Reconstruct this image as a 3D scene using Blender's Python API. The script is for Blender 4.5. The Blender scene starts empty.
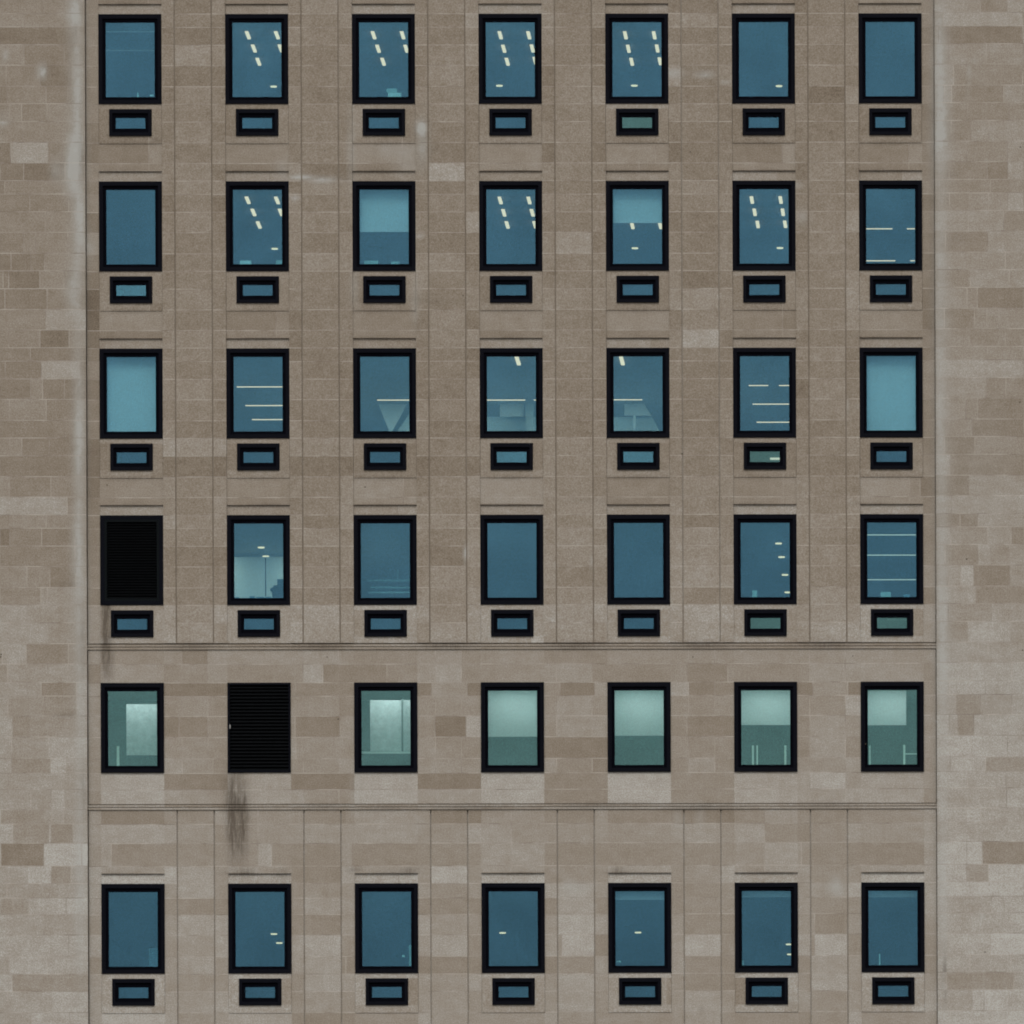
import bpy, math, random
from mathutils import Vector
random.seed(7)
C = bpy.context.scene.collection
SC = bpy.context.scene

# ------------------------------------------------------------------ units
# the facade is laid out in "u" (1 u = 1/43 m), u to the right, v downwards, y = 0 is the wall plane, -y towards the street
S = 43.0; Z0 = 41.0; CX, CY, CZ = 13.67, -290.0, 1.75
VX, VY = 512 + CX * S, 512 + (Z0 - CZ) * S
def W(u, v, d=0.0): return ((u - 512) / S, d, Z0 + (512 - v) / S)
def xs(c): return 99.9 + 126.65 * c
ROW = [13.9, 181.1, 348.25, 514.9, 682.5, 883.4]
WW, WH = 63.2, 89.8
LEFT, RIGHT = 86.7, 936.0
# camera-measured point -> wall coordinates (undoes the slight lean of the photograph)
def ideal(px, py):
    t = (py - 14) / 870.0
    l = 98.75 + 2.25 * t; r = 857.75 + 4.0 * t
    u = xs(0) + (px - l) / (r - l) * 6 * 126.65
    s = (u - xs(0)) / (6 * 126.65)
    return u, py - 0.35 + 1.15 * (s) - 0.1 if py > 600 else py - 0.35 + 1.0 * s - 0.1
FLOORW = ['top', 'second', 'third', 'fourth', 'fifth', 'bottom']
COLW = ['leftmost', 'second', 'third', 'middle', 'fifth', 'sixth', 'rightmost']

# ------------------------------------------------------------------ materials
class NT:
    def __init__(s, name):
        s.m = bpy.data.materials.new(name); s.m.use_nodes = True
        s.t = s.m.node_tree; s.t.nodes.clear()
        s.out = s.t.nodes.new('ShaderNodeOutputMaterial')
    def n(s, typ, **kw):
        x = s.t.nodes.new(typ)
        for k, v in kw.items():
            if k.startswith('i_'):
                key = k[2:]; key = int(key) if key.isdigit() else key
                x.inputs[key].default_value = v
            else: setattr(x, k, v)
        return x
    def l(s, a, b): s.t.links.new(a, b)
    def math(s, op, a, b=None, clamp=False):
        x = s.t.nodes.new('ShaderNodeMath'); x.operation = op; x.use_clamp = clamp
        for i, q in enumerate((a, b)):
            if q is None: continue
            if isinstance(q, (int, float)): x.inputs[i].default_value = q
            else: s.l(q, x.inputs[i])
        return x.outputs[0]
    def mix(s, fac, a, b):
        x = s.t.nodes.new('ShaderNodeMix'); x.data_type = 'RGBA'
        for i, q in ((0, fac), (6, a), (7, b)):
            if isinstance(q, (int, float)): x.inputs[i].default_value = q
            elif isinstance(q, tuple): x.inputs[i].default_value = (*q, 1)
            else: s.l(q, x.inputs[i])
        return x.outputs[2]
    def noise(s, vec, scale, detail=3, rough=.5):
        x = s.n('ShaderNodeTexNoise'); x.inputs['Scale'].default_value = scale
        x.inputs['Detail'].default_value = detail; x.inputs['Roughness'].default_value = rough
        s.l(vec, x.inputs['Vector']); return x.outputs['Fac']
    def mapped(s, vec, sc):
        x = s.n('ShaderNodeMapping'); x.inputs['Scale'].default_value = sc
        s.l(vec, x.inputs['Vector']); return x.outputs[0]

def stone_material():
    t = NT('limestone')
    geo = t.n('ShaderNodeNewGeometry').outputs['Position']
    at = t.n('ShaderNodeAttribute', attribute_name='wx')
    sep = t.n('ShaderNodeSeparateColor'); t.l(at.outputs['Color'], sep.inputs[0])
    tone, stain_shade, pale, mort = sep.outputs[0], sep.outputs[1], sep.outputs[2], at.outputs['Alpha']
    big = t.noise(geo, .55, 3)
    mid = t.noise(t.mapped(geo, (1, 1, 1.6)), 2.6, 4, .6)
    bed = t.noise(t.mapped(geo, (1.2, 1, 9)), 3.0, 4, .6)
    fine = t.noise(geo, 21, 3, .75)
    grain = t.noise(geo, 44, 1, .7)
    drip = t.noise(t.mapped(geo, (5, 1, .35)), 2.0, 3, .6)
    v = t.math('ADD', tone, t.math('MULTIPLY', t.math('SUBTRACT', mid, .5), .34))
    v = t.math('ADD', v, t.math('MULTIPLY', t.math('SUBTRACT', bed, .5), .16))
    v = t.math('ADD', v, t.math('MULTIPLY', t.math('SUBTRACT', big, .5), .22))
    v = t.math('ADD', v, t.math('MULTIPLY', t.math('SUBTRACT', drip, .5), .12))
    v = t.math('ADD', v, t.math('MULTIPLY', t.math('SUBTRACT', fine, .5), .40))
    v = t.math('ADD', v, t.math('MULTIPLY', t.math('SUBTRACT', grain, .5), .95), True)
    r = t.n('ShaderNodeValToRGB'); t.l(v, r.inputs[0])
    e = r.color_ramp.elements
    e[0].position = 0; e[0].color = (.120, .092, .066, 1)
    e[1].position = 1; e[1].color = (.43, .42, .39, 1)
    for p, c in ((.25, (.184, .150, .113)), (.5, (.244, .207, .166)), (.75, (.306, .281, .247))):
        q = e.new(p); q.color = (*c, 1)
    col = r.outputs[0]
    # pale mineral bloom (ragged edge)
    pn = t.noise(t.mapped(geo, (1, 1, .7)), 5, 5, .78)
    pm = t.math('MULTIPLY', t.math('SUBTRACT', t.math('ADD', pale, t.math('MULTIPLY', t.math('SUBTRACT', pn, .5), 3.2)), .45), 2.2, True)
    pm = t.math('MULTIPLY', pm, t.math('MULTIPLY', pale, 1.0, True))
    soft = t.math('MULTIPLY', t.math('MULTIPLY', pale, .62), t.math('ADD', .5, mid), True)
    pm = t.math('MAXIMUM', t.math('MULTIPLY', pm, .85), soft)
    col = t.mix(pm, col, (.36, .36, .34))
    # dark run-off stains and painted shade lines
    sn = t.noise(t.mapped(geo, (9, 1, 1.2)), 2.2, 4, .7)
    sm = t.math('MULTIPLY', stain_shade, t.math('MULTIPLY', t.math('SUBTRACT', sn, .2), 2.3, True), True)
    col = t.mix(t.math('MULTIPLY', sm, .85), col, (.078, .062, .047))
    # mortar: patchy, sometimes paler, sometimes darker than the stone
    mn = t.noise(geo, 1.7, 3, .6)
    mf = t.math('MULTIPLY', t.math('SUBTRACT', mn, .33), 3.5, True)
    mc = t.mix(mf, (.165, .130, .105), (.40, .37, .33))
    col = t.mix(t.math('MULTIPLY', t.math('MULTIPLY', mort, .7), t.math('SUBTRACT', 1.0, sm, True)), col, mc)
    b = t.n('ShaderNodeBsdfPrincipled'); t.l(col, b.inputs['Base Color'])
    b.inputs['Roughness'].default_value = .9
    b.inputs['Specular IOR Level'].default_value = .2
    bp = t.n('ShaderNodeBump'); bp.inputs['Strength'].default_value = .35; bp.inputs['Distance'].default_value = .012
    t.l(t.math('ADD', fine, t.math('MULTIPLY', mort, -.5)), bp.inputs['Height']); t.l(bp.outputs[0], b.inputs['Normal'])
    t.l(b.outputs[0], t.out.inputs[0])
    return t.m

def plain(name, col, rough=.6, spec=.5, var=.0, scale=8, emit=0, metal=0):
    t = NT(name); b = t.n('ShaderNodeBsdfPrincipled')
    b.inputs['Base Color'].default_value = (*col, 1)
    b.inputs['Roughness'].default_value = rough; b.inputs['Specular IOR Level'].default_value = spec
    b.inputs['Metallic'].default_value = metal
    if var:
        geo = t.n('ShaderNodeNewGeometry').outputs['Position']
        f = t.noise(geo, scale, 4, .6)
        t.l(t.mix(f, tuple(c * (1 - var) for c in col), tuple(min(1, c * (1 + var)) for c in col)), b.inputs['Base Color'])
    if emit:
        b.inputs['Emission Color'].default_value = (*col, 1); b.inputs['Emission Strength'].default_value = emit
    t.l(b.outputs[0], t.out.inputs[0]); return t.m

def glass(name, tint, refl):
    """coated glazing: a coloured mirror coat over tinted clear glass"""
    t = NT(name)
    geo = t.n('ShaderNodeNewGeometry').outputs['Position']
    w = t.noise(geo, .9, 2, .5)
    gr = t.noise(geo, 30, 1, .8)
    gl = t.n('ShaderNodeBsdfGlossy')
    gl.inputs['Roughness'].default_value = .06
    k = t.math('ADD', t.math('ADD', -1.1, t.math('MULTIPLY', w, .6)), t.math('MULTIPLY', gr, 2.6))
    t.l(t.mix(k, tuple(c * .62 for c in refl), tuple(c * 1.38 for c in refl)), gl.inputs['Color'])
    tr = t.n('ShaderNodeBsdfTransparent'); tr.inputs['Color'].default_value = (*tint, 1)
    bp = t.n('ShaderNodeBump'); bp.inputs['Strength'].default_value = .06; bp.inputs['Distance'].default_value = .02
    t.l(t.noise(geo, 1.3, 1), bp.inputs['Height']); t.l(bp.outputs[0], gl.inputs['Normal'])
    mx = t.n('ShaderNodeAddShader')
    t.l(tr.outputs[0], mx.inputs[0]); t.l(gl.outputs[0], mx.inputs[1])
    t.l(mx.outputs[0], t.out.inputs[0]); return t.m

M = {}
M['stone'] = stone_material()
M['frame'] = plain('window_frame_black', (.0027, .0031, .0058), .5, .04, .25, 5)
M['sash'] = plain('sash_black', (.0014, .0016, .0035), .6, .02)
M['louvre'] = plain('louvre_black', (.0024, .0030, .0036), .7, .04, .3, 5)
M['glass'] = glass('blue_glazing', (.56, .74, .74), (.034, .075, .109))
M['glass_green'] = glass('green_glazing', (.70, .80, .77), (.045, .088, .090))
M['glass_mid'] = glass('teal_glazing', (.62, .80, .78), (.048, .106, .142))
M['ceiling'] = plain('ceiling_tile', (.45, .45, .44), .9, .1, .08, 2)
M['room'] = plain('room_paint', (.32, .33, .34), .9, .1, .12, 1)
M['partition'] = plain('white_partition', (.78, .79, .78), .85, .1, .05, 2)
M['blind_white'] = plain('white_blind_fabric', (.66, .70, .68), .9, .1, .05, 2)
M['blind'] = plain('blind_fabric', (.74, .55, .585), .9, .1, .05, 2)
M['sheet'] = plain('plastic_sheet', (.88, .92, .88), .7, .3, .5, 6)
M['tube'] = plain('lit_diffuser', (1.0, .57, .37), .5, .2, emit=1.45)
M['fill'] = plain('bright_fill_glow', (.90, .95, 1.0), .5, .2, emit=6.5)  # glow of the unseen panels added to brighten the rooms
M['fill2'] = plain('brighter_fill_glow', (1.0, .93, .82), .5, .2, emit=14)
M['fill3'] = plain('mid_fill_glow', (1.0, .93, .82), .5, .2, emit=15)
M['spot'] = plain('lit_downlight', (1.0, .62, .38), .5, .2, emit=1.4)
M['mid'] = plain('grey_partition', (.24, .26, .25), .85, .1, .06, 2)
M['housing'] = plain('lamp_housing', (.6, .6, .6), .6)
M['grey'] = plain('grey_furniture', (.10, .13, .17), .6, .3, .2)
M['pale'] = plain('pale_furniture', (.46, .50, .50), .6, .3, .1)
M['post'] = plain('pale_post', (.80, .84, .82), .5, .4, .05)
M['ground'] = plain('paving', (.14, .135, .125), .9, .2, .25, .2)

# ------------------------------------------------------------------ object helpers
def link(name, me, m, parent=None, loc=None):
    o = bpy.data.objects.new(name, me); C.objects.link(o)
    if m and not me.materials: me.materials.append(m)
    if parent: o.parent = parent
    if loc: o.location = loc
    return o
def mesh(name, vs, fs):
    me = bpy.data.meshes.new(name); me.from_pydata(vs, [], fs); me.update(); return me
def box_vf(x0, x1, y0, y1, z0, z1, vs, fs):
    b = len(vs)
    vs += [(x0, y0, z0), (x1, y0, z0), (x1, y1, z0), (x0, y1, z0), (x0, y0, z1), (x1, y0, z1), (x1, y1, z1), (x0, y1, z1)]
    fs += [tuple(b + i for i in f) for f in ((0, 3, 2, 1), (4, 5, 6, 7), (0, 1, 5, 4), (1, 2, 6, 5), (2, 3, 7, 6), (3, 0, 4, 7))]
def tag(o, label, cat, group=None, kind=None):
    if label: o['label'] = label
    if cat: o['category'] = cat
    if group: o['group'] = group
    o['kind'] = kind or 'thing'
    return o
def bev(o, w=.004):
    md = o.modifiers.new('bevel', 'BEVEL'); md.width = w; md.segments = 1; md.limit_method = 'ANGLE'; return o
def ring(name, w, h, t, y0, y1, tt=None, tb=None):
    """rectangular ring w x h (m), top-left corner at the origin, running right and down"""
    tt = tt or t; tb = tb or t
    O = [(0, 0), (w, 0), (w, -h), (0, -h)]; I = [(t, -tt), (w - t, -tt), (w - t, -h + tb), (t, -h + tb)]
    vs = [(x, y, z) for y in (y0, y1) for x, z in O + I]
    fs = []
    for i in range(4):
        j = (i + 1) % 4
        fs += [(i, 4 + i, 4 + j, j), (8 + i, 8 + j, 12 + j, 12 + i), (i, j, 8 + j, 8 + i), (4 + i, 12 + i, 12 + j, 4 + j)]
    return mesh(name, vs, fs)

# ------------------------------------------------------------------ masonry
base = [0, 13.5, 31.2, 51.7, 72.7, 90.2, 108, 128.8, 149.3]
COURSE = []
for k in range(-3, 4): COURSE += [ROW[0] + k * 167.0 + b for b in base]
COURSE += [ROW[4] + b for b in (-18.5, 0, 13.5, 33.5, 54.5, 76, 90.5, 107, 127.0)]
COURSE += [ROW[5] + b for b in (-59.5, -40.3, -17.5, 0, 14.5, 31, 51.5, 73, 90.5, 108, 129, 149.3)]
COURSE = [c for c in COURSE]
v = ROW[5] + 167
for k in range(9): COURSE += [v + k * 167 + b for b in base]
COURSE = sorted(set(round(c, 2) for c in COURSE))
COURSE = [c for i, c in enumerate(COURSE) if i == 0 or c - COURSE[i - 1] > 3]

OV = [ # measured discoloured or replaced blocks: x0,y0,x1,y1,tone offset
(0,26,80,43,-.5),(42,64,73,84,-.5),(9,84,48,103,.15),(10,271,41,287,-.4),(47,308,84,329,.6),(41,330,70,347,-.5),(42,361,81,378,.7),
(0,455,84,475,-.25),(0,528,10,544,-.8),(42,528,75,547,-.35),(0,547,75,566,-.25),(50,566,76,587,-.5),(0,588,41,605,-.3),(41,683,76,696,-.45),(43,696,76,716,-.4),(12,717,30,738,-.4),(11,758,50,773,-.45),
(0,806,44,824,-.4),(12,824,48,843,-.3),(50,824,72,843,-.6),(0,843,43,866,-1.0),(43,843,81,866,.35),(50,866,70,883,-.6),(0,897,12,915,-.4),(11,974,84,991,-.4),(43,914,84,935,-.2),
(940,26,1024,43,-.55),(945,11,1024,26,.4),(1009,161,1024,180,.4),(1009,193,1024,211,.5),(971,268,1010,288,.25),(978,288,1024,308,-.5),(945,308,975,328,-.3),(978,397,1024,419,-.45),
(972,419,1024,437,-.6),(945,437,975,455,-.5),(950,455,1024,474,-.45),(940,360,1024,380,.3),(960,512,978,528,-.5),(1011,528,1024,546,-.5),(945,546,978,566,-.5),(973,566,1010,587,-.65),
(975,587,1024,605,-.4),(955,696,980,716,-.55),(957,716,973,737,-.7),(981,843,1024,866,-.95),(965,866,973,883,-.5),(945,974,1012,991,-.55),(980,806,1024,824,-.3),(955,64,1024,84,-.15),(953,84,1005,103,-.2),
(86,290,99,331,-.8),(86,438,99,498,-.55),(86,362,99,380,.4),(86,212,99,232,-.3),(86,232,99,256,.4),
(430,164,465,181,.9),(466,212,480,233,.55),(684,331,719,348,.9),(163,438,226,457,.5),(163,457,226,477,-.5),(290,438,353,457,.25),(290,457,353,477,-.4),(417,457,480,477,-.45),(290,310,305,348,-.4),
(669,288,683,310,.4),(796,288,811,310,.35),(846,288,860,310,.35),(846,212,860,233,.5),(796,164,811,181,-.35),(920,288,936,320,-.35),(920,475,936,497,-.5),(163,27,226,45,-.3),(163,66,226,87,-.25),
(163,546,226,567,-.4),(431,547,466,567,-.5),(418,547,431,567,-.2),(684,588,735,606,-.4),(290,588,353,606,-.3),(163,588,226,606,-.25),(163,567,226,588,-.2),
(640,164,668,181,-.1),(322,664,351,682,-.5),(351,664,386,682,-.45),(686,664,727,682,-.35),(163,682,226,696,-.6),(295,682,353,696,-.35),(418,682,431,696,-.6),(431,682,466,696,.2),(466,682,478,696,-.6),
(559,682,594,696,-.7),(594,682,606,696,.2),(799,682,812,696,-.5),(847,682,860,696,-.5),(164,716,178,737,-.6),(294,716,339,737,-.5),(434,716,465,737,-.8),(686,716,733,737,-.5),(545,737,607,758,-.6),
(295,737,353,758,-.1),(212,758,226,773,-.3),(163,773,226,790,-.65),(290,773,353,790,-.8),(417,773,480,790,-.75),(353,773,417,804,.45),(480,773,545,804,.5),(607,773,671,804,.5),(734,773,797,804,.4),(861,773,925,804,.3),
(226,773,290,804,.3),(99,773,163,804,.4),(545,773,607,804,-.35),(671,773,734,804,-.2),(101,810,163,824,-.5),(305,810,345,824,-.4),(431,810,480,824,-.65),(545,810,595,824,-.35),(671,810,734,824,-.7),(798,810,860,824,-.3),
(110,843,163,866,-.35),(163,843,226,866,-.2),(270,843,340,866,-.4),(350,843,416,866,-.4),(416,843,480,866,-.4),(545,843,607,866,-.35),(607,843,671,866,-.3),(671,843,734,866,-.3),(800,843,858,866,-.35),(861,843,925,866,-.5),
(290,866,342,884,-.5),(431,866,468,884,.4),(163,898,226,914,-.45),(417,898,431,914,-.4),(431,898,480,914,-.45),(594,898,607,914,-.35),(671,898,734,914,-.2),(290,914,321,935,-.4),(559,914,594,935,.45),
(684,914,733,935,-.3),(813,914,847,935,-.35),(304,935,341,957,.35),(432,935,467,957,.3),(560,935,594,957,.35),(686,935,720,957,.4),(813,935,847,957,.4),(344,957,355,974,-.5),(417,957,480,974,-.55),
(545,957,558,974,-.6),(686,957,733,974,-.3),(798,957,812,974,-.5),(408,978,418,1006,-.55),(664,978,672,1006,-.5),(735,978,745,1006,-.55),(163,974,226,991,-.1),(290,1012,352,1030,-.4),(846,930,860,960,-.2)]
def hsh(*a): return random.Random(repr(a)).random()
def zone(u, v):
    z = .42 + .24 * max(0, min(1, (v - 430) / 420)) 
    if u > 936: z += .13 + .02 * min(1, (u - 936) / 60)
    if u < 86: z += .04 + (.04 if v > 600 else 0)
    if 606 < v < 643 and 86 < u < 936: z += .10
    if 649 < v < 682 and 86 < u < 936: z += .04
    return z
def tone(u, v, key, amp):
    z = zone(u, v)
    for x0, y0, x1, y1, t in OV:
        if x0 < u < x1 and y0 < v < y1: return z + t * .34 + (hsh(key, 1) - .5) * .05
    r = (hsh(key, 2) - .5) * 1.25
    return z + r * amp + (.16 if hsh(key, 3) > .98 else 0) - (.09 if hsh(key, 4) > .93 else 0)

# soft stains, painted shade marks and blooms: x, y, rx, ry, strength
STAIN_SHADE = [(230,814,5,38,1.3),(242,817,5,34,1.1),(236,830,9,30,.5),(236,806,10,12,.6),(233,785,12,16,.45),(236,848,9,18,.35),
(105,616,4.2,26,1.5),(109,603,3,14,.7),(105,655,5,26,1.2),(110,662,3.5,20,.5),(110,585,3,6,.0),(385,808,20,3,.5),(470,808,40,3.5,.55),(600,806,50,3.5,.5),(700,808,40,3.5,.6),(190,646,26,4,.6),(320,646,30,4,.8),(446,646,30,4,.8),(574,646,30,4,.8),(700,646,30,4,.8),(826,646,28,4,.8),  # marks at the pier feet: dirt together with painted shade
(320,806,30,3,.5),(826,806,30,3,.5),(943,980,1.2,26,.8),(700,1010,1,4,.8),(237,770,5,12,.5),(82,640,3,40,.35),(83,790,3,30,.4),(83,160,2.5,26,.4),(934,200,4,200,.25),(935,700,3,300,.25),(74,36,10,12,.0),  # tall marks at the right end: corner shade painted in
(418,300,60,3,.25),(165,600,3,40,.0),(66,585,14,3,.4),(66,715,14,2,.5),(608,500,50,2,.3),(352,870,8,3,.6),(408,871,9,4,.7),(616,871,7,4,.6),(246,872,8,4,.6),(280,873,8,6,.5),(157,140,6,4,.5),(95,140,3,6,.3),
(955,176,6,3,.4),(960,240,10,8,.25),(640,165,6,4,.2)]
for r in range(5):
    for c in range(7):
        R_ = ROW[r] if r < 4 else ROW[5]
        STAIN_SHADE.append((xs(c) + 12 + 30 * hsh('q', r, c), R_ - 11.5, 22, 1.6, .55 + .5 * hsh('q2', r, c)))  # shade of the wall edge painted along each lintel top
        if r < 3: STAIN_SHADE.append((xs(c) + 32, R_ + 130.5, 22 + 12 * hsh('q3', r, c), 1.6, .8 + .4 * hsh('q4', r, c)))  # shade line painted under each small-window panel
        STAIN_SHADE.append((xs(c) + (6 if hsh('q5', r, c) < .5 else 57), R_ + 122, 5, 9, .22 * hsh('q6', r, c)))
HOLES = []
for (x, y) in [(325,151),(690,152),(181,150),(853,151),(327,657),(693,657),(853,656),(338,719),(682,454),(1,149),(1.5,655),(1,657.5),(463,296),(866,744),(967,560),(1020,403),(365,487),(1020,148),(1023,651),(107,485),(986,953)]:
    HOLES.append((x, y))
PALE = [(78,60,9,120,.6),(79,250,8,110,.6),(80,450,7,110,.6),(79,620,9,90,.55),(79,850,7,140,.5),(942,100,12,130,.45),(942,350,11,130,.4),(943,620,9,160,.5),(942,880,7,120,.4),(1000,700,50,60,.25),(980,480,40,90,.2),(44,72,5,8,1.3),(5,122,6,5,1.1),(422,128,6,7,1.4),(302,177,12,2.5,1.3),(325,180,16,3,1.3),(676,74,10,5,1.0),(706,75,10,4,.9),(726,82,8,2,.7),(8,57,3,6,.9),(76,150,9,20,.8),(72,176,9,22,.8),
(82,215,4,26,.8),(591,561,1.6,7,1.5),(465,553,1.8,9,1.3),(555,565,1.5,2,1.4),(296,198,4,4,.9),(420,236,5,2,.9),(424,144,6,24,.6),(283,170,8,8,.5),(848,407,1.5,8,1.2),(858,408,1.5,2,1.3),(970,72,.8,10,1.0),(970,92,.8,10,1.0),
(977,66,.8,10,.9),(1011,95,1.6,6,.9),(981,918,.9,4,1.2),(836,888,7,10,.7),(796,186,8,3,.9),(803,218,8,8,.6),(578,888,12,6,.5),(566,886,6,8,.5),(832,884,6,8,.4),(408,165,14,10,.4),(352,150,4,40,.5),(400,150,30,8,.45),
(57,170,6,14,.6),(76,12,8,16,.7),(72,290,8,22,.55),(80,430,6,60,.5),(78,550,6,40,.6),(80,95,5,60,.45),(81,700,4,90,.4),(80,900,5,100,.35),(941,60,7,70,.6),(942,140,10,40,.6),(941,260,6,60,.5),(940,420,5,90,.45),
(941,620,6,120,.4),(955,660,20,30,.2),(941,900,4,100,.3),(112,220,3,8,.3),(88,245,8,16,.4),(744,520,3,3,.4),(416,300,4,26,.5),(355,285,4,22,.5),(355,790,6,30,.3),(417,826,5,10,.3),(676,818,5,10,.5),(699,816,5,10,.5)]
def acc(L, u, v):
    s = 0
    for x, y, rx, ry, k in L:
        dx = (u - x) / rx; dy = (v - y) / ry
        q = dx * dx + dy * dy
        if q < 4: s += k * math.exp(-q * 1.2)
    return s
def bucket(L):
    B = {}
    for it in L:
        x, y, rx, ry, k = it
        for i in range(int((x - 2 * rx) // 32), int((x + 2 * rx) // 32) + 1):
            for j in range(int((y - 2 * ry) // 32), int((y + 2 * ry) // 32) + 1): B.setdefault((i, j), []).append(it)
    return B
SB, PB = bucket(STAIN_SHADE), bucket(PALE)
def cracks(a, b, step):
    n = max(1, int(math.ceil((b - a) / step - 1e-6))); return [a + (b - a) * i / n for i in range(n + 1)]

class Stone:
    def __init__(s): s.v = []; s.f = []; s.c = []
    def quad(s, p, cols):
        b = len(s.v); s.v += p; s.f.append((b, b + 1, b + 2, b + 3)); s.c += cols
    def face(s, u0, u1, v0, v1, d, t, m):
        """one stone (or joint) on the plane y = -d, cut small so weathering and painted shade follow their own outline"""
        inside = -20 < u0 < 1044 and -20 < v0 < 1044
        if not inside: us, vs_ = [u0, u1], [v0, v1]
        else: us, vs_ = cracks(u0, u1, 4.0), cracks(v0, v1, 4.0)
        def col(u, v):
            k = (int(u // 32), int(v // 32))
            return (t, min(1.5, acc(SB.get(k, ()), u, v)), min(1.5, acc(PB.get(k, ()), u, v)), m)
        for i in range(len(us) - 1):
            for j in range(len(vs_) - 1):
                a, b, c, e = us[i], us[i + 1], vs_[j], vs_[j + 1]
                s.quad([W(a, e, -d), W(b, e, -d), W(b, c, -d), W(a, c, -d)], [col(a, e), col(b, e), col(b, c), col(a, c)])
    def block(s, u0, u1, v0, v1, d=0., back=.3, dt=0., joints=(), courses=True, amp=.16, mode='strip', sides='lrtb', mt=.8):
        cs = [v0] + ([c for c in COURSE if v0 + 1.5 < c < v1 - 1.5] if courses else []) + [v1]
        for ci in range(len(cs) - 1):
            a, b = cs[ci], cs[ci + 1]
            vm = (a + b) / 2
            if mode == 'ashlar': js = ashlar(u0, u1, vm)
            else: js = [u0] + [j for j in joints if u0 + 2 < j < u1 - 2] + [u1]
            ex = set()
            for x0, y0, x1, y1, t in OV:
                if y0 < vm < y1:
                    js = [j for j in js if not (x0 - 5 < j < x1 + 5) or j in (u0, u1)]
                    for q in (x0, x1):
                        if u0 + 3 < q < u1 - 3: ex.add(q)
            js = sorted(set(js) | ex)
            for k in range(len(js) - 1):
                p, q = js[k], js[k + 1]
                g = mt / 2
                t = tone((p + q) / 2, vm, (round(p), round(vm)), amp) + dt
                gt = g if ci > 0 else 0; gl = g if k > 0 else 0
                gr = g if k < len(js) - 2 else 0; gb = g if ci < len(cs) - 2 else 0
                s.face(p + gl, q - gr, a + gt, b - gb, d, t, 0.0)
                if gb: s.face(p, q, b - g, b + g, d, t, 1.0)
                if gr: s.face(q - g, q + g, a + gt, b - gb, d, t, .8)
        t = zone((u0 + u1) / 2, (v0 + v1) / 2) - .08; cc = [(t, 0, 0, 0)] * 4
        B = back
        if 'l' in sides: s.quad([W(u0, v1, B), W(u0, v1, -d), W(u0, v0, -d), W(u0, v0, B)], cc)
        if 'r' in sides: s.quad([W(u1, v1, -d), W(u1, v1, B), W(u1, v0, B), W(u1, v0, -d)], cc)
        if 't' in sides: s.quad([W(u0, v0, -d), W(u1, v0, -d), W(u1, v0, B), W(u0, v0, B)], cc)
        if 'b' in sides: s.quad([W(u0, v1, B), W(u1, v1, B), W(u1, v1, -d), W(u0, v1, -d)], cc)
    def build(s, name, parent, u=None, v=None):
        me = mesh(name, s.v, s.f)
        ca = me.color_attributes.new('wx', 'FLOAT_COLOR', 'CORNER')
        flat = [x for c in s.c for x in c]
        ca.data.foreach_set('color', flat)
        return link(name, me, M['stone'], parent)
def ashlar(u0, u1, vm):
    R = random.Random('a%d' % round(vm)); k = sum(1 for c in COURSE if c < vm)
    L = 39.0; off = (9 if k % 2 else 28) if u0 < 500 else (969 if k % 2 else 988)
    j = off - math.ceil((off - u0) / L) * L; out = [u0]
    while j < u1:
        q = j + R.uniform(-3.5, 3.5)
        if u0 + 8 < q < u1 - 8:
            if R.random() > .16: out.append(q)
            if R.random() < .13: out.append(q + R.choice((12, 20)))
        j += L
    out = sorted(x for x in out if x < u1 - 8); return out + [u1]

TOPV, BOTV = -160.0, 512 + Z0 * S
building = bpy.data.objects.new('office_building', None); C.objects.link(building)
building.location = (0, 0, 0)
tag(building, 'tall beige limestone office block with a grid of black-framed windows', 'office building')

WD = 3.0  # groove half width etc in u
wall = Stone()
# margins at both ends
for (a, b) in ((LEFT + .8, xs(0)), (xs(6) + WW, RIGHT - .9)):
    wall.block(a, b, TOPV, 642.9, 0, amp=.14)
    wall.block(a, b, 642.9, 644.2, -.025, courses=False, sides=''); wall.block(a, b, 644.2, 803.6, 0, amp=.14)
    wall.block(a, b, 803.6, 804.6, -.025, courses=False, sides=''); wall.block(a, b, 804.6, BOTV, 0, amp=.14)
GR = .7
def split(a, b, v0, v1, **k): wall.block(a, b, v0, v1, -.025, back=.3, courses=False, sides='')   # open joint over a string course
def pier_strips(c): 
    a = xs(c) + WW; b = xs(c + 1)
    return [(a, a + 12.9 - GR), (a + 12.9 + GR, a + 49.9 - GR), (a + 49.9 + GR, b)]
piers = []
for c in range(6):
    a, b = xs(c) + WW, xs(c + 1)
    wall.block(a, b, TOPV, 642.9, -.0, amp=0, courses=False, joints=())      # backing behind the pier strips
    st = Stone()
    for (p, q) in pier_strips(c): st.block(p, q, TOPV, 642.9, .036, back=0, amp=.13)
    piers.append(st)
    # plain storey band, piers' foot down to the lower string course
    js = [a + 12.5, a + 48] if c % 2 else [a + 18, a + 44]
    split(a, b, 642.9, 644.2, joints=js, amp=.13); wall.block(a, b, 644.2, 803.6, 0, joints=js, amp=.13)
    split(a, b, 803.6, 804.6); wall.block(a, b, 804.6, 809.6, 0, amp=.1)
    # lower zone: flush strips with cut grooves
    wall.block(a, b, 809.6, BOTV, -.045, amp=0, courses=False)
    for (p, q) in pier_strips(c): wall.block(p, q, 809.6, BOTV, 0, back=.045, amp=.15)
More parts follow.
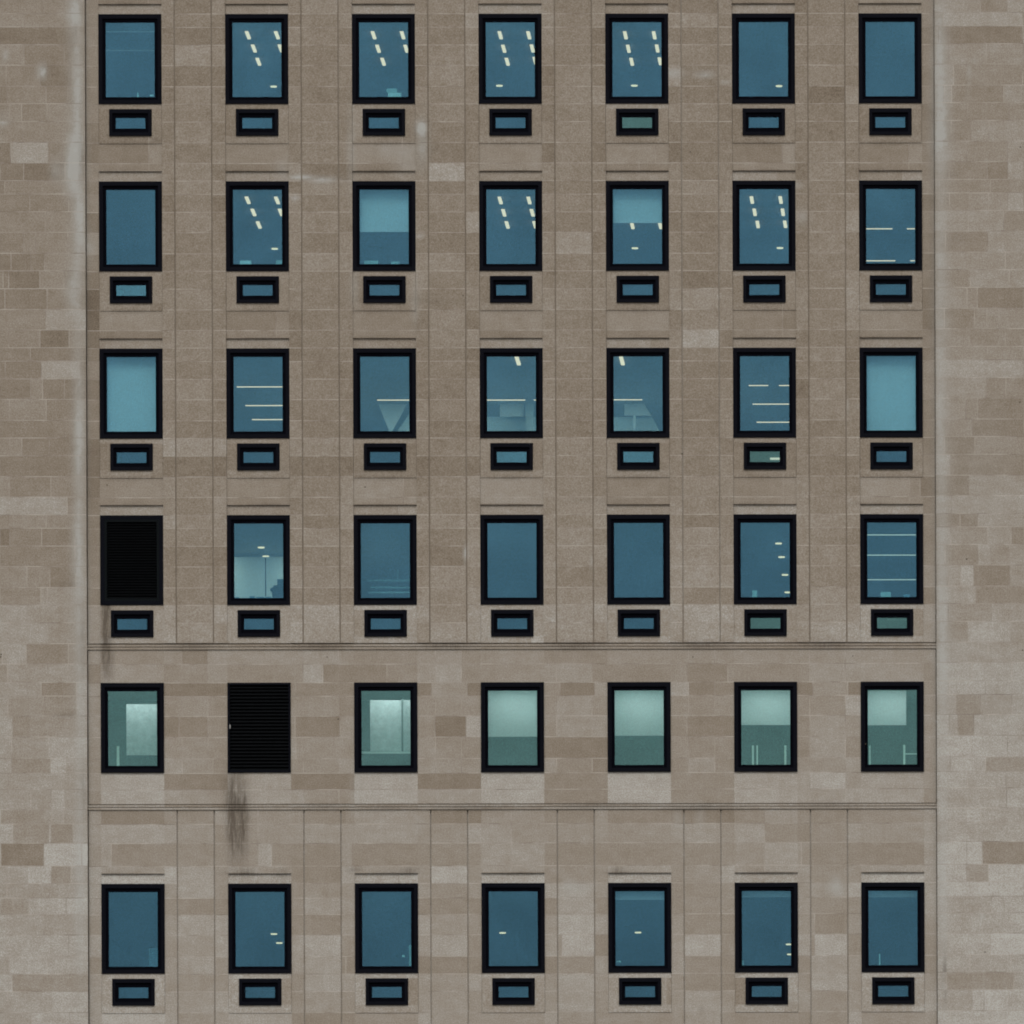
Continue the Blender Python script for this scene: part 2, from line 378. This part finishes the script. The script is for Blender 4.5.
for c in range(7):
    a, b = xs(c), xs(c) + WW
    def bay(v0, v1, **k): wall.block(a, b, v0, v1, 0, **k)
    def lintel(v0, v1): wall.block(a, b, v0, v1, -.018, courses=False, amp=.12, dt=.14, joints=[a + 44] if hsh('l', c, v0) > .6 else [], sides=''); wall.block(a + .4, b - .4, v0 - .9, v0, .022, back=0, courses=False, amp=.1, dt=-.04)
    first = True
    for r in range(4):
        T = ROW[r]
        top = TOPV if r == 0 else ROW[r - 1] + 129.4
        bay(top, T - 10.2, amp=.15, dt=.04, joints=[a + 50] if hsh('s', c, r) > .55 else []); lintel(T - 10.2, T)
    # blank band + fifth storey
    split(a, b, 642.9, 644.2); wall.block(a, b, 644.2, ROW[4], 0, amp=.12)
    wall.block(a, b, ROW[4] + WH, 803.6, 0, amp=.13); split(a, b, 803.6, 804.6)
    wall.block(a, b, 804.6, 873.2, 0, amp=.13, joints=[a + 30] if c % 2 else [])
    lintel(873.2, ROW[5])
    bay(ROW[5] + 129.4, BOTV)
for (a, b) in ((LEFT, LEFT + .8), (RIGHT - .9, RIGHT)): wall.block(a, b, TOPV, BOTV, -.10, back=.12, amp=0, courses=False)
for (x, y) in HOLES:
    x, y = ideal(x, y)
    dd = .002
    if x < LEFT or x > RIGHT: dd = .142
    elif y < 642.9 and any(xs(c) + WW < x < xs(c + 1) for c in range(6)): dd = .038
    h = .55 + .3 * hsh('h', x)
    wall.quad([W(x - h, y + h, -dd), W(x + h, y + h * .8, -dd), W(x + h * .9, y - h, -dd), W(x - h * .8, y - h, -dd)], [(0, 1.5, 0, 0)] * 4)
w = wall.build('wall', building)
for st in piers: st.build('pilaster', building)
# panel round each small window
for r in (0, 1, 2, 3, 5):
    for c in range(7):
        a, b = xs(c), xs(c) + WW; T = ROW[r]
        v0 = T + WH; v1 = T + 129.4 if r != 3 else 642.9
        s = Stone(); d = .012
        e0, e1, f0, f1 = a + 10.9, a + 53.1, T + 95.0, T + 121.7
        g = .2 if r != 3 else 0
        s.block(a + g, b - g, v0, f0, d, courses=False, amp=.08, dt=.08)
        s.block(a + g, e0, f0, f1, d, courses=False, amp=.16)
        s.block(e1, b - g, f0, f1, d, courses=False, amp=.16)
        s.block(a + g, b - g, f1, v1, d, courses=False, amp=.10, dt=.04, joints=[a + 50] if hsh(r, c) > .6 else [])
        s.build('window_panel', building)
# string courses: a stepped profile run along the whole bay
def string_course(v0, hs):
    s = Stone()
    js = [LEFT] + [x for c in range(7) for x in (xs(c), xs(c) + WW)] + [RIGHT]
    y = v0
    for h, d in hs:
        s.block(LEFT, RIGHT, y, y + h, d, back=0.0, joints=js, courses=False, amp=.10, mt=.3)
        y += h
    return s.build('string_course', building)
string_course(644.3, [(2.0, .030), (.7, .004), (2.2, .024), (.6, .003)])
string_course(804.7, [(1.9, .030), (.7, .004), (2.1, .024), (.6, .003)])
# flanking solid bays, standing forward of the window bay
for (a, b) in ((-420, LEFT), (RIGHT, 1444)):
    s = Stone(); s.block(a, b, TOPV, BOTV, .14, back=.6, mode='ashlar', amp=.14)
    s.build('side_wall', building)
# parapet / roof and the body of the block behind
vs, fs = [], []
x0, x1 = W(-420, 0)[0], W(1444, 0)[0]; zt = W(0, TOPV)[2]
box_vf(x0, x1, -.2, 30, zt + .001, zt + .5, vs, fs)
o = link('roof', mesh('roof', vs, fs), plain('roof_stone', (.26, .24, .21), .9, .2, .15, 1), building)
vs, fs = [], []
box_vf(x0, x0 + .4, .6, 30, 0, zt, vs, fs); box_vf(x1 - .4, x1, .6, 30, 0, zt, vs, fs); box_vf(x0 + .4, x1 - .4, 29.6, 30, 0, zt, vs, fs)
o = link('rear_wall', mesh('rear_wall', vs, fs), plain('rear_stone', (.26, .24, .21), .9, .2, .15, 1), building)

# ------------------------------------------------------------------ interior of each storey
DEP = 26.0
xa, xb = W(LEFT - 20, 0)[0], W(RIGHT + 20, 0)[0]
CEIL = {}
for r in range(6):
    zc = W(0, ROW[r] - 1.0)[2]; CEIL[r] = zc
    vs, fs = [], []
    box_vf(xa, xb, .301, DEP, zc, zc + .5, vs, fs)
    link('floor_slab', mesh('floor_slab', vs, fs), M['ceiling'], building)
zc5 = W(0, ROW[5] + 155)[2]
vs, fs = [], []; box_vf(xa, xb, .301, DEP, zc5 - .5, zc5, vs, fs)
link('floor_slab', mesh('floor_slab', vs, fs), M['ceiling'], building)
vs, fs = [], []
zb, zt2 = zc5 - .5, CEIL[0] + .5
box_vf(xa - .2, xa, .301, DEP, zb, zt2, vs, fs); box_vf(xb, xb + .2, .301, DEP, zb, zt2, vs, fs); box_vf(xa - .2, xb + .2, DEP, DEP + .2, zb, zt2, vs, fs)
link('inner_wall', mesh('inner_wall', vs, fs), M['room'], building)

# ------------------------------------------------------------------ windows
u = 1 / S
fr_big = ring('window', WW * u, WH * u, 4.0 * u, -.035, .10, 4.4 * u, 4.0 * u)
sash_big = ring('sash', (WW - 8) * u - .002, (WH - 8.4) * u - .002, 3.1 * u, .0, .09, 3.5 * u, 3.0 * u)
vs, fs = [], []; box_vf(0, (WW - 13.0) * u, 0, .02, -(WH - 13.8) * u, 0, vs, fs); pane_big = mesh('pane', vs, fs)
fr_s = ring('small_window', 42.2 * u, 26.7 * u, 3.2 * u, -.045, .10, 4.2 * u, 3.4 * u)
sash_s = ring('sash', 35.8 * u - .002, 19.1 * u - .002, 3.0 * u, -.005, .09, 4.0 * u, 4.1 * u)
vs, fs = [], []; box_vf(0, 31.4 * u, 0, .02, -12.2 * u, 0, vs, fs); pane_s = mesh('pane', vs, fs)
for me in (fr_big, fr_s): me.materials.append(M['frame'])
for me in (sash_big, sash_s): me.materials.append(M['sash'])
def pane_of(me, key):
    if (me.name, key) not in pane_of.c:
        q = me.copy(); q.materials.clear(); q.materials.append(M[key]); pane_of.c[(me.name, key)] = q
    return pane_of.c[(me.name, key)]
pane_of.c = {}
def child(name, me, parent, loc, b=.003):
    o = bpy.data.objects.new(name, me); C.objects.link(o); o.parent = parent; o.location = loc
    if b: bev(o, b)
    return o
LOUV = {(3, 0), (4, 1)}
for r in range(6):
    for c in range(7):
        X, _, Z = W(xs(c), ROW[r])
        if (r, c) in LOUV: continue
        f = child('window', fr_big, building, (X, 0, Z))
        child('sash', sash_big, f, (4 * u + .001, 0, -4.4 * u - .001))
        key = 'glass_green' if r == 4 else 'glass'
        child('pane', pane_of(pane_big, key), f, (6.5 * u, .035, -7.3 * u), 0)
for r in (0, 1, 2, 3, 5):
    for c in range(7):
        X, _, Z = W(xs(c) + 10.5 + .0, ROW[r] + 95.0)
        f = child('small_window', fr_s, building, (X, 0, Z))
        child('sash', sash_s, f, (3.2 * u + .001, 0, -4.2 * u - .001))
        key = 'glass_green' if (r, c) in ((0, 4), (3, 5), (3, 6), (2, 5)) else ('glass_mid' if (r, c) in ((1, 0), (2, 3), (2, 4)) else 'glass')
        child('pane', pane_of(pane_s, key), f, (5.4 * u, .035, -7.4 * u), 0)
# louvred vents in two of the big openings
def louvre(r, c, inset, n):
    X, _, Z = W(xs(c), ROW[r])
    fm = ring('louvred_vent', WW * u, WH * u, inset * u, -.03, .12)
    fm.materials.append(M['frame'])
    f = child('louvred_vent', fm, building, (X, 0, Z))
    vs, fs = [], []
    w0, h0 = (WW - 2 * inset) * u, (WH - 2 * inset) * u
    for k in range(n):
        z = -h0 * (k + .5) / n; hh = h0 / n * .42
        b = len(vs)
        vs += [(0, -.012, z - hh), (w0, -.012, z - hh), (w0, .05, z + hh), (0, .05, z + hh),
               (0, -.004, z - hh), (w0, -.004, z - hh), (w0, .058, z + hh), (0, .058, z + hh)]
        fs += [tuple(b + i for i in q) for q in ((0, 1, 2, 3), (7, 6, 5, 4), (0, 4, 5, 1), (3, 2, 6, 7), (0, 3, 7, 4), (1, 5, 6, 2))]
    box_vf(0, w0, .10, .11, -h0, 0, vs, fs)
    m = mesh('blade', vs, fs); m.materials.append(M['louvre'])
    child('blades', m, f, (inset * u, 0, -inset * u), 0)
    return f
f1 = louvre(3, 0, 4.2, 30)
s_ = ring('inner_frame', (WW - 8.4) * u - .004, (WH - 8.4) * u - .004, 2.4 * u, -.028, .09); s_.materials.append(plain('inner_black', (.003, .0045, .0055), .5, .05))
child('inner_frame', s_, f1, (4.2 * u + .002, 0, -4.2 * u - .002))
f2 = louvre(4, 1, 2.2, 25)
f2['label'] = 'louvred black metal vent with a small silver latch'; f1['label'] = 'finely louvred black metal vent in a wide frame'
vs, fs = [], []; box_vf(-.014, .014, -.05, -.031, -.045, .045, vs, fs)
o = child('latch', mesh('latch', vs, fs), f2, (2.6 * u, 0, -44 * u)); o.data.materials.append(plain('latch_metal', (.2, .2, .19), .4, .5))

# ------------------------------------------------------------------ things inside
def inside(px, py, d):
    """photo point seen on a plane d metres behind the wall -> world"""
    a, b = ideal(px, py); k = (-CY + d) / (-CY)
    return ((a - 512) / S * k + CX * (1 - k), d, CZ + (Z0 + (512 - b) / S - CZ) * k)
def ceil_d(r, py, px=500, drop=.03):
    b = ideal(px, py)[1]; zw = Z0 + (512 - b) / S - CZ
    return -CY * ((CEIL[r] - drop - CZ) / zw - 1)
def whichcol(px): return max(range(7), key=lambda c: -abs(px - (xs(c) + 31)))
def lamp_box(name, w, l, h, m, cat, label, group, loc, house=True):
    """light fitting: housing fixed to the ceiling and a lit diffuser below it"""
    root = bpy.data.objects.new(name, None); C.objects.link(root); root.location = loc
    tag(root, label, cat, group)
    vs, fs = [], []; box_vf(-w / 2, w / 2, -l / 2, l / 2, 0, h, vs, fs)
    link('diffuser', mesh('diffuser', vs, fs), m, root)
    vs, fs = [], []; box_vf(-w / 2 - .012, w / 2 + .012, -l / 2 - .012, l / 2 + .012, h + .001, h + .025, vs, fs)
    link('housing', mesh('housing', vs, fs), M['housing'], root)
    return root
TUBES = {0: {1: [[(248,35.5),(254,48.8),(258.5,62)], [(277,35.5),(280.7,48.7)]], 2: [[(373.5,35.5),(378,49),(383,62)], [(402.5,35.5),(406,49)]],
             3: [[(500,35.5),(503.5,49),(507,62)], [(528.5,35.5),(532,48.7),(534.8,61)]], 4: [[(625,35.5),(628,49),(631.3,62)], [(653.8,35.5),(656.8,48.7),(659.6,61.5)]]},
         1: {1: [[(247.7,200.5),(253.5,212.7),(258.8,225.2)], [(277,200.7),(280.8,212.7)]], 3: [[(500,200.7),(503.6,213),(507,225.2)], [(528.8,200.7),(532,213),(534.7,225)]],
             4: [[(632,225.7)], [(660,225.7)]], 5: [[(751.5,200.2),(754.3,212.5),(757.4,224.7)], [(780.3,200.2),(782.5,212.5),(784.8,224.5)]]},
         2: {3: [[(517.5,361)]], 4: [[(621.7,361)]]}}
ORD = ['nearest', 'middle', 'farthest']
for r, cc in TUBES.items():
    for c, lines in cc.items():
        for li, line in enumerate(lines):
            dm = [ceil_d(r, p[1], p[0], .05) for p in line]
            for k, p in enumerate(line):
                d = dm[k]; loc = inside(p[0], p[1], d)
                side = ('left ' if li == 0 else 'right ') if len(lines) > 1 else ''
                nm = (ORD[k] if len(line) == 3 else ('nearer', 'farther')[k] if len(line) == 2 else 'single')
                lab = '%s short ceiling light of the %sline seen through the %s %s-row window' % (nm, side, COLW[c], FLOORW[r])
                w_ = .075; l_ = .92
                if r == 2: w_, l_ = .085, 1.25
                lamp_box('ceiling_light', w_, l_, .03, M['tube'], 'ceiling light', lab.replace('of the line ', ''), 'short ceiling lights in the offices', (loc[0], loc[1], CEIL[r] - .058))
# thin light lines that run parallel to the wall: row, col, y, x0, x1, words, dim
LINES = [(1,6,229.2,865.5,892,'longer upper'),(1,6,229.2,906.5,914.5,'shorter upper'),(1,6,261.2,865.5,895,'longer lower'),(1,6,261.2,910,914.5,'shorter lower'),
(2,1,387.3,236.8,283.5,'uppermost'),(2,1,406,245.5,283.5,'middle'),(2,1,420,252,283.5,'lowest'),(2,2,400.5,377,409.5,'lone'),(2,3,400.5,486.5,525,'longer'),(2,3,400.5,533.8,536,'very short'),
(2,4,400.2,613,642,'lone'),(2,5,386,748.7,768,'longer topmost'),(2,5,386,779,789.5,'shorter topmost'),(2,5,404.6,752.5,789.5,'middle'),(2,5,422.7,756.5,789.5,'lowest'),
(3,6,535.5,867,916,'uppermost'),(3,6,555.7,867,916,'middle'),(3,6,580.3,867,916,'lowest'),(0,0,32.2,105,155,'upper faint'),(0,0,51,105,155,'lower faint')]
M['dim'] = plain('dim_diffuser', (.55, .60, .62), .5, .2, emit=.10)
M['dim2'] = plain('half_lit_diffuser', (1.0, .85, .70), .5, .2, emit=.6)
for (r, c, y, xa_, xb_, wd) in LINES:
    d = ceil_d(r, y, (xa_ + xb_) / 2, .05); p, q = inside(xa_, y, d), inside(xb_, y, d)
    m = M['dim'] if r == 0 else M['dim2'] if r == 3 else M['tube']
    lamp_box('linear_light', q[0] - p[0], .07, .012, m, 'linear light', '%s thin horizontal light strip seen through the %s %s-row window' % (wd, COLW[c], FLOORW[r]),
             'thin light strips in the offices', ((p[0] + q[0]) / 2, d, CEIL[r] - .045))
SPOTS = [(0,2,273.5-127,0,''),]
SPOTS = [(0,1,273.7,86.6,''),(0,3,499.2,85.7,''),(0,4,634,85.6,''),(0,5,778.6,86,''),(1,1,274.7,248.8,''),(1,4,634.7,248.2,''),(1,5,779.7,248,''),
(3,1,261,547.5,'upper '),(3,1,265.7,556.4,'lower '),(3,5,778.6,543.6,'topmost '),(3,5,781.6,557.2,'second '),(3,5,785,575,'third '),(3,5,787.8,592.5,'lowest '),
(5,1,273.6,934,'upper '),(5,1,279,943,'lower '),(5,3,502.6,933,''),(5,4,638.2,932.7,''),(5,5,789.5,944.6,'upper '),(5,5,790.6,954.6,'lower '),(2,3,521.3,414.8,'tiny ')]
def disc(rad, z0, z1, n=16, dome=0):
    vs = [(rad * math.cos(2 * math.pi * i / n), rad * math.sin(2 * math.pi * i / n), z) for z in (z0, z1) for i in range(n)]
    fs = [tuple(range(n - 1, -1, -1)), tuple(range(n, 2 * n))] + [(i, (i + 1) % n, n + (i + 1) % n, n + i) for i in range(n)]
    return vs, fs
dl = mesh('diffuser', *disc(.078, .008, .03)); dl.materials.append(M['spot']); hr = mesh('bezel', *disc(.088, .031, .045)); hr.materials.append(M['housing'])
for (r, c, x, y, wd) in SPOTS:
    d = ceil_d(r, y + .5, x, .04); loc = inside(x, y + .5, d)
    root = bpy.data.objects.new('downlight', None); C.objects.link(root); root.location = (loc[0], loc[1], CEIL[r] - .047)
    tag(root, '%sround ceiling downlight glowing in the %s %s-row window' % (wd, COLW[c], FLOORW[r]), 'downlight', 'round downlights in the offices')
    for nm, me in (('diffuser', dl), ('bezel', hr)):
        o = bpy.data.objects.new(nm, me); C.objects.link(o); o.parent = root
        if (r, c) == (2, 3): o.scale = (.6, .6, .8)

def slab(name, px0, px1, py0, py1, d, m, label, cat, group=None, th=.02, bar=False):
    a = inside(px0, py1, d); b = inside(px1, py0, d)
    vs, fs = [], []; box_vf(0, b[0] - a[0], 0, th, 0, b[2] - a[2], vs, fs)
    o = link(name, mesh(name, vs, fs), m, None, a); tag(o, label, cat, group)
    if bar:
        vs, fs = [], []; box_vf(0.002, b[0] - a[0] - .002, -.012, .012 + th, -.022, 0.0, vs, fs)
        link('bottom_bar', mesh('bottom_bar', vs, fs), M['blind'], o)
    return o
def wl(c, r): # pane edges in the photo
    t = (ROW[r] - 14) / 870; l = (98.75 + 2.25 * t) + c * ((759 + 1.75 * t) / 6)
    return l + 5, l + 58
def blind(r, c, ybot, d=.2, words=None, m='blind'):
    x0, x1 = wl(c, r)
    return slab('roller_blind', x0, x1, ROW[r] + 3, ybot, d, M[m], words, 'roller blind', 'roller blinds', .006, True)
blind(1, 2, 231, words='pale roller blind drawn halfway down in the third second-row window')
blind(1, 4, 222, words='pale roller blind drawn partway above two short lights in the fifth second-row window')
blind(2, 0, 436, words='pale roller blind fully down in the leftmost third-row window')
blind(2, 6, 435, words='pale roller blind fully down in the rightmost third-row window')
for c, wds in ((4, 'fifth'), (5, 'sixth'), (6, 'rightmost')):
    blind(5, c, 899 if c == 4 else 896.5, words='roller blind rolled almost fully up in the %s bottom-row window' % wds)
# storey five is lit: pale boards and a wall stand a little way inside
def panel5(x0, x1, y0, y1, d, m, lab, cat='board', nm='pale_board', g=None): return slab(nm, x0, x1, y0, y1, d, M[m], lab, cat, g, .03)
panel5(486, 541, 690.5, 736.7, 1.7, 'blind_white', 'pale board ending past the middle of the middle fifth-row window, no posts below', g='pale boards in the fifth row')
panel5(612, 668, 690.5, 735.7, 1.7, 'blind_white', 'pale board ending past the middle of the fifth window in the fifth row', g='pale boards in the fifth row')
panel5(738, 795, 690.5, 725.0, 1.7, 'blind_white', 'pale board across the top half of the sixth window in the fifth row', g='pale boards in the fifth row')
panel5(865, 906.5, 690.5, 725.2, 1.7, 'blind_white', 'narrow pale board leaving a gap at the right of its fifth-row window', g='pale boards in the fifth row')
panel5(126.3, 162, 704, 755, 1.5, 'sheet', 'mottled pale sheet hanging in the right of the leftmost fifth-row window', 'plastic sheet', 'plastic_sheet')
panel5(370, 414, 700, 751, 1.5, 'sheet', 'mottled pale sheet filling the third window of the fifth row', 'plastic sheet', 'plastic_sheet')
slab('post', 401.3, 403.0, 699, 751, 1.4, M['mid'], 'thin dark upright in front of the sheet in the third fifth-row window', 'post')
slab('rail', 358, 414, 751.3, 753.6, 1.4, M['post'], 'pale horizontal rail below the sheet in the third fifth-row window', 'rail')

# storey five: partition close behind the glass, seen below the blinds
slab('inner_partition', 90, 930, 699, 800, 3.6, M['mid'], 'pale partition wall close behind the windows of the fifth row', 'partition wall', None, .08)
for (x0, x1, y0, lab) in ((116.5,119,746,'single pale post at the lower left of the leftmost fifth-row window'),(752.3,754,745.5,'left of two close pale posts in the sixth fifth-row window'),(756.8,758,745.5,'right of two close pale posts in the sixth fifth-row window'),
     (784.6,786.6,745.5,'pale post at the far right of the sixth fifth-row window'),(869.5,871,745.5,'pale post at the left of the rightmost fifth-row window'),(903.8,905.6,745,'pale post with a side rail in the rightmost fifth-row window')):
    slab('post', x0, x1, y0, 776, .9, M['post'], lab, 'post', 'pale posts in the fifth row', .03)
slab('rail', 905.9, 918, 753.4, 754.4, .9, M['post'], 'thin pale rail beside a post in the rightmost fifth-row window', 'rail', None, .03)

# storey four, second window: a white wall with a dark joint, a desk and clutter on the sill
o = slab('white_wall', 225, 290, 556.8, 604, 6.9, M['partition'], 'brightly lit white wall in the lower half of the second fourth-row window', 'partition wall', None, .1)
slab('wall_joint', 264.9, 266, 558, 596, 6.7, M['grey'], 'thin dark upright line down the white wall in the second fourth-row window', 'post', None, .02)
def poly(name, pts, d, m, label, cat, th=.04, group=None):
    P = [inside(x, y, d) for x, y in pts]; n = len(P)
    b = P[0]; vs = [(p[0] - b[0], y, p[2] - b[2]) for y in (0, th) for p in P]
    fs = [tuple(range(n)), tuple(range(2 * n - 1, n - 1, -1))] + [(i, n + i, n + (i + 1) % n, (i + 1) % n) for i in range(n)]
    o = link(name, mesh(name, vs, fs), m, None, b); return tag(o, label, cat, group)
M['bluegrey'] = plain('blue_grey_furniture', (.16, .26, .38), .6, .3, .15)
poly('stacked_chairs', [(283,600),(272,600),(272,592),(269.5,589),(273,587),(273,585.5),(277,585),(277,579),(284,579)], 5.0, M['bluegrey'], 'stepped blue-grey stack in the lower right of the second fourth-row window', 'stack', .4)
for k, (x, w_, h_) in enumerate(((234.5,4.5,1.6),(249.5,5,2.6),(256,8,1.8),(265,6,2.0))):
    o = slab('desk_clutter', x, x + w_, 598.6 - h_, 601, .6, M['bluegrey'], ['flat dark object at the left end of the sill', 'tallest dark bundle on the sill', 'long low dark bundle on the sill', 'low dark bundle under the wall joint'][k] + ' in the second fourth-row window', 'clutter', 'dark clutter on the sill', .12)
# third fourth-row window: three stacked pale blue-lit shelves
for k, (x, y) in enumerate(((367,579.5),(370,586.5),(368,591.5))):
    slab('shelf', x, 410, y, y + 1.5, 1.2, M['pale'], '%s pale shelf edge at the bottom of the third fourth-row window' % ('upper', 'middle', 'lower')[k], 'shelf', 'pale shelves', .25)
slab('post', 397, 397.9, 569, 579, 1.25, M['pale'], 'thin upright rod above the shelves in the third fourth-row window', 'post', None, .02)

# storey three: pale room pieces
poly('wedge_panel', [(377.5,402),(407.5,402),(392,431),(389,431)], 9.2, M['partition'], 'pale downward-pointing wedge of lit wall in the third third-row window', 'wall panel', .1)
poly('corner_panel', [(397,431),(409.8,413),(412,413),(412,433),(397,433)], 9.0, M['pale'], 'pale corner of wall right of the wedge in the third third-row window', 'wall panel', .1)
slab('screen_panel', 499.8, 523.5, 398, 416.5, 9.2, M['partition'], 'pale square screen under the light strip in the middle third-row window', 'screen')
slab('low_partition', 480, 545, 416.6, 440, 9.4, M['pale'], 'low pale partition along the bottom of the middle third-row window', 'partition wall', 'low partitions in the third row', .08)
slab('column', 525.5, 533, 385, 440, 9.1, M['pale'], 'pale upright column at the right of the middle third-row window', 'column', None, .3)
poly('screen_panel', [(624.2,397),(640,397),(651,415.5),(624.2,415.5)], 9.2, M['partition'], 'pale slanting screen left of centre in the fifth third-row window', 'screen', .03)
poly('slanting_partition', [(610,417),(652,417),(664,440),(610,440)], 9.4, M['pale'], 'slanting pale partition at the bottom of the fifth third-row window', 'partition wall', .08)
slab('column', 633, 635.5, 415.6, 434, 9.0, M['partition'], 'narrow pale stem under the slanting screen in the fifth third-row window', 'column', None, .08)

# odds and ends on sills
def item(px0, px1, py0, py1, label, d=.5, m='pale', name='sill_item', cat='sill object'):
    slab(name, px0, px1, py0, py1, d, M[m], label, cat, None, .15)
item(386.5, 397, 88.5, 92.5, 'upper of two flat boxes at the lower right of the third top-row window', .8, 'pale', 'flat_box', 'box')
item(388, 401, 92.7, 99, 'lower of two flat boxes at the lower right of the third top-row window', .6, 'partition', 'flat_box', 'box')
item(137.3, 139, 92.5, 99, 'small pale bottle on the sill of the leftmost top-row window', .4, 'pale', 'bottle', 'bottle')
item(150, 154, 94.6, 96, 'tiny white cup lid at the right of the leftmost top-row window sill', .4, 'partition', 'lid', 'lid')
item(240, 251, 260.5, 266, 'low white carton on the sill of the second window in the second row', .4, 'partition', 'carton', 'carton')
item(276, 282, 260, 266, 'small grey-white rounded bag at the sill right end of the second second-row window', .4, 'pale', 'bag', 'bag')
item(364, 378, 260.5, 266, 'long low paper stack on the left sill of the third second-row window', .4, 'pale', 'paper_stack', 'papers')
item(391, 399, 261.5, 266, 'short paper pile on the middle sill of the third second-row window', .4, 'pale', 'paper_stack', 'papers')
item(752.5, 757, 590.5, 600, 'small grey cup on the sill of the sixth fourth-row window', .4, 'pale', 'cup', 'cup')
item(881, 891, 592, 600, 'rounded pale hump on the left sill of the rightmost fourth-row window', .4, 'pale', 'cushion', 'cushion')
item(904, 910, 594.5, 600, 'small pointed blue object on the sill of the rightmost fourth-row window', .4, 'bluegrey', 'paper_cone', 'cone')
item(148.5, 158, 948, 970, 'grey board standing in the lower right of the leftmost bottom-row window', .6, 'grey', 'board', 'board')
item(409, 411, 945, 970, 'slim pale strip standing at the right edge of the third bottom-row window', .4, 'pale', 'strip', 'strip')
item(402, 404.5, 955, 957, 'tiny white tag near the right edge of the third bottom-row window', .4, 'partition', 'tag', 'tag')
item(616.5, 621, 961, 962.3, 'tiny white tag low at the left of the fifth bottom-row window', .4, 'partition', 'tag', 'tag')
item(742, 744, 960.5, 966, 'small white bottle in the lower left of the sixth bottom-row window', .4, 'partition', 'bottle', 'bottle')
item(879.6, 881, 954, 966, 'thin pale stick in the lower left of the rightmost bottom-row window', .4, 'pale', 'stick', 'stick')
item(887, 907, 618.2, 619.6, 'thin pale bar inside the rightmost small window of the fourth row', .4, 'partition', 'bar', 'bar')
item(770, 780, 457.6, 459, 'thin lit bar inside the sixth small window of the third row', .4, 'dim2', 'light_bar', 'light bar')
# unseen glowing panels added behind piers and window heads to brighten the rooms
def added_light_panel(r, px, d, w_, l_, m='fill'):
    X = W(px, 0)[0]; vs, fs = [], []; box_vf(-w_ / 2, w_ / 2, -l_ / 2, l_ / 2, -.03, -.001, vs, fs)
    link('added_light_panel', mesh('added_light_panel', vs, fs), M[m], building, (X, d, CEIL[r]))
for c in range(7): added_light_panel(4, xs(c) + WW / 2, 1.05, 1.3, .3)
for c in (0, 1): added_light_panel(3, xs(c) + 95 - (1105 - xs(c) - 95) * .0214, 6.2, .95, .5, 'fill2')
for c in (1, 2, 3, 4): added_light_panel(2, xs(c) + 95 - (1105 - xs(c) - 95) * .0270, 8.1, .95, .4, 'fill3')

for k in ('tube', 'spot', 'dim', 'dim2'): M[k].cycles.emission_sampling = 'NONE'
# ------------------------------------------------------------------ ground
vs, fs = [], []
box_vf(-3000, 3000, -3000, 3000, -.5, 0, vs, fs)
o = link('ground', mesh('ground', vs, fs), M['ground']); tag(o, 'grey paved ground far below the windows', None, None, 'structure')

building['kind'] = 'thing'
# ------------------------------------------------------------------ sky, sun, camera
wd = bpy.data.worlds.new('World'); SC.world = wd; wd.use_nodes = True
nt = wd.node_tree; bg = nt.nodes['Background']
sky = nt.nodes.new('ShaderNodeTexSky'); sky.sky_type = 'NISHITA'; sky.sun_disc = False
EL, AZ = math.radians(52), math.radians(184)
sky.sun_elevation = EL; sky.sun_rotation = AZ; sky.dust_density = 6; sky.air_density = 1; sky.ozone_density = 1
hs = nt.nodes.new('ShaderNodeHueSaturation'); hs.inputs['Saturation'].default_value = .12
nt.links.new(sky.outputs[0], hs.inputs['Color']); nt.links.new(hs.outputs[0], bg.inputs[0])
bg.inputs[1].default_value = .10
sl = bpy.data.lights.new('sun', 'SUN'); sl.energy = .9; sl.angle = math.radians(25); sl.color = (1, .96, .9)
so = bpy.data.objects.new('sun', sl); C.objects.link(so)
dirv = Vector((math.sin(AZ) * math.cos(EL), math.cos(AZ) * math.cos(EL), math.sin(EL)))
so.rotation_euler = dirv.to_track_quat('Z', 'Y').to_euler()

cam = bpy.data.cameras.new('camera'); co = bpy.data.objects.new('camera', cam); C.objects.link(co)
co.location = (CX, CY, CZ); co.rotation_euler = (math.pi / 2 - .0032096, .0032652, -.012485)
cam.lens = 437.606; cam.sensor_width = 36; cam.shift_x = -.7312039; cam.shift_y = 1.6836289
cam.clip_start = 1; cam.clip_end = 6000
SC.camera = co
SC.view_settings.view_transform = 'Standard'; SC.view_settings.look = 'None'
SC.view_settings.exposure = 0.32; SC.view_settings.gamma = 1
SC.cycles.transparent_max_bounces = 12
SC.cycles.filter_width = 1.9
SC.cycles.use_denoising = True
SC.cycles.sample_clamp_indirect = 2.0
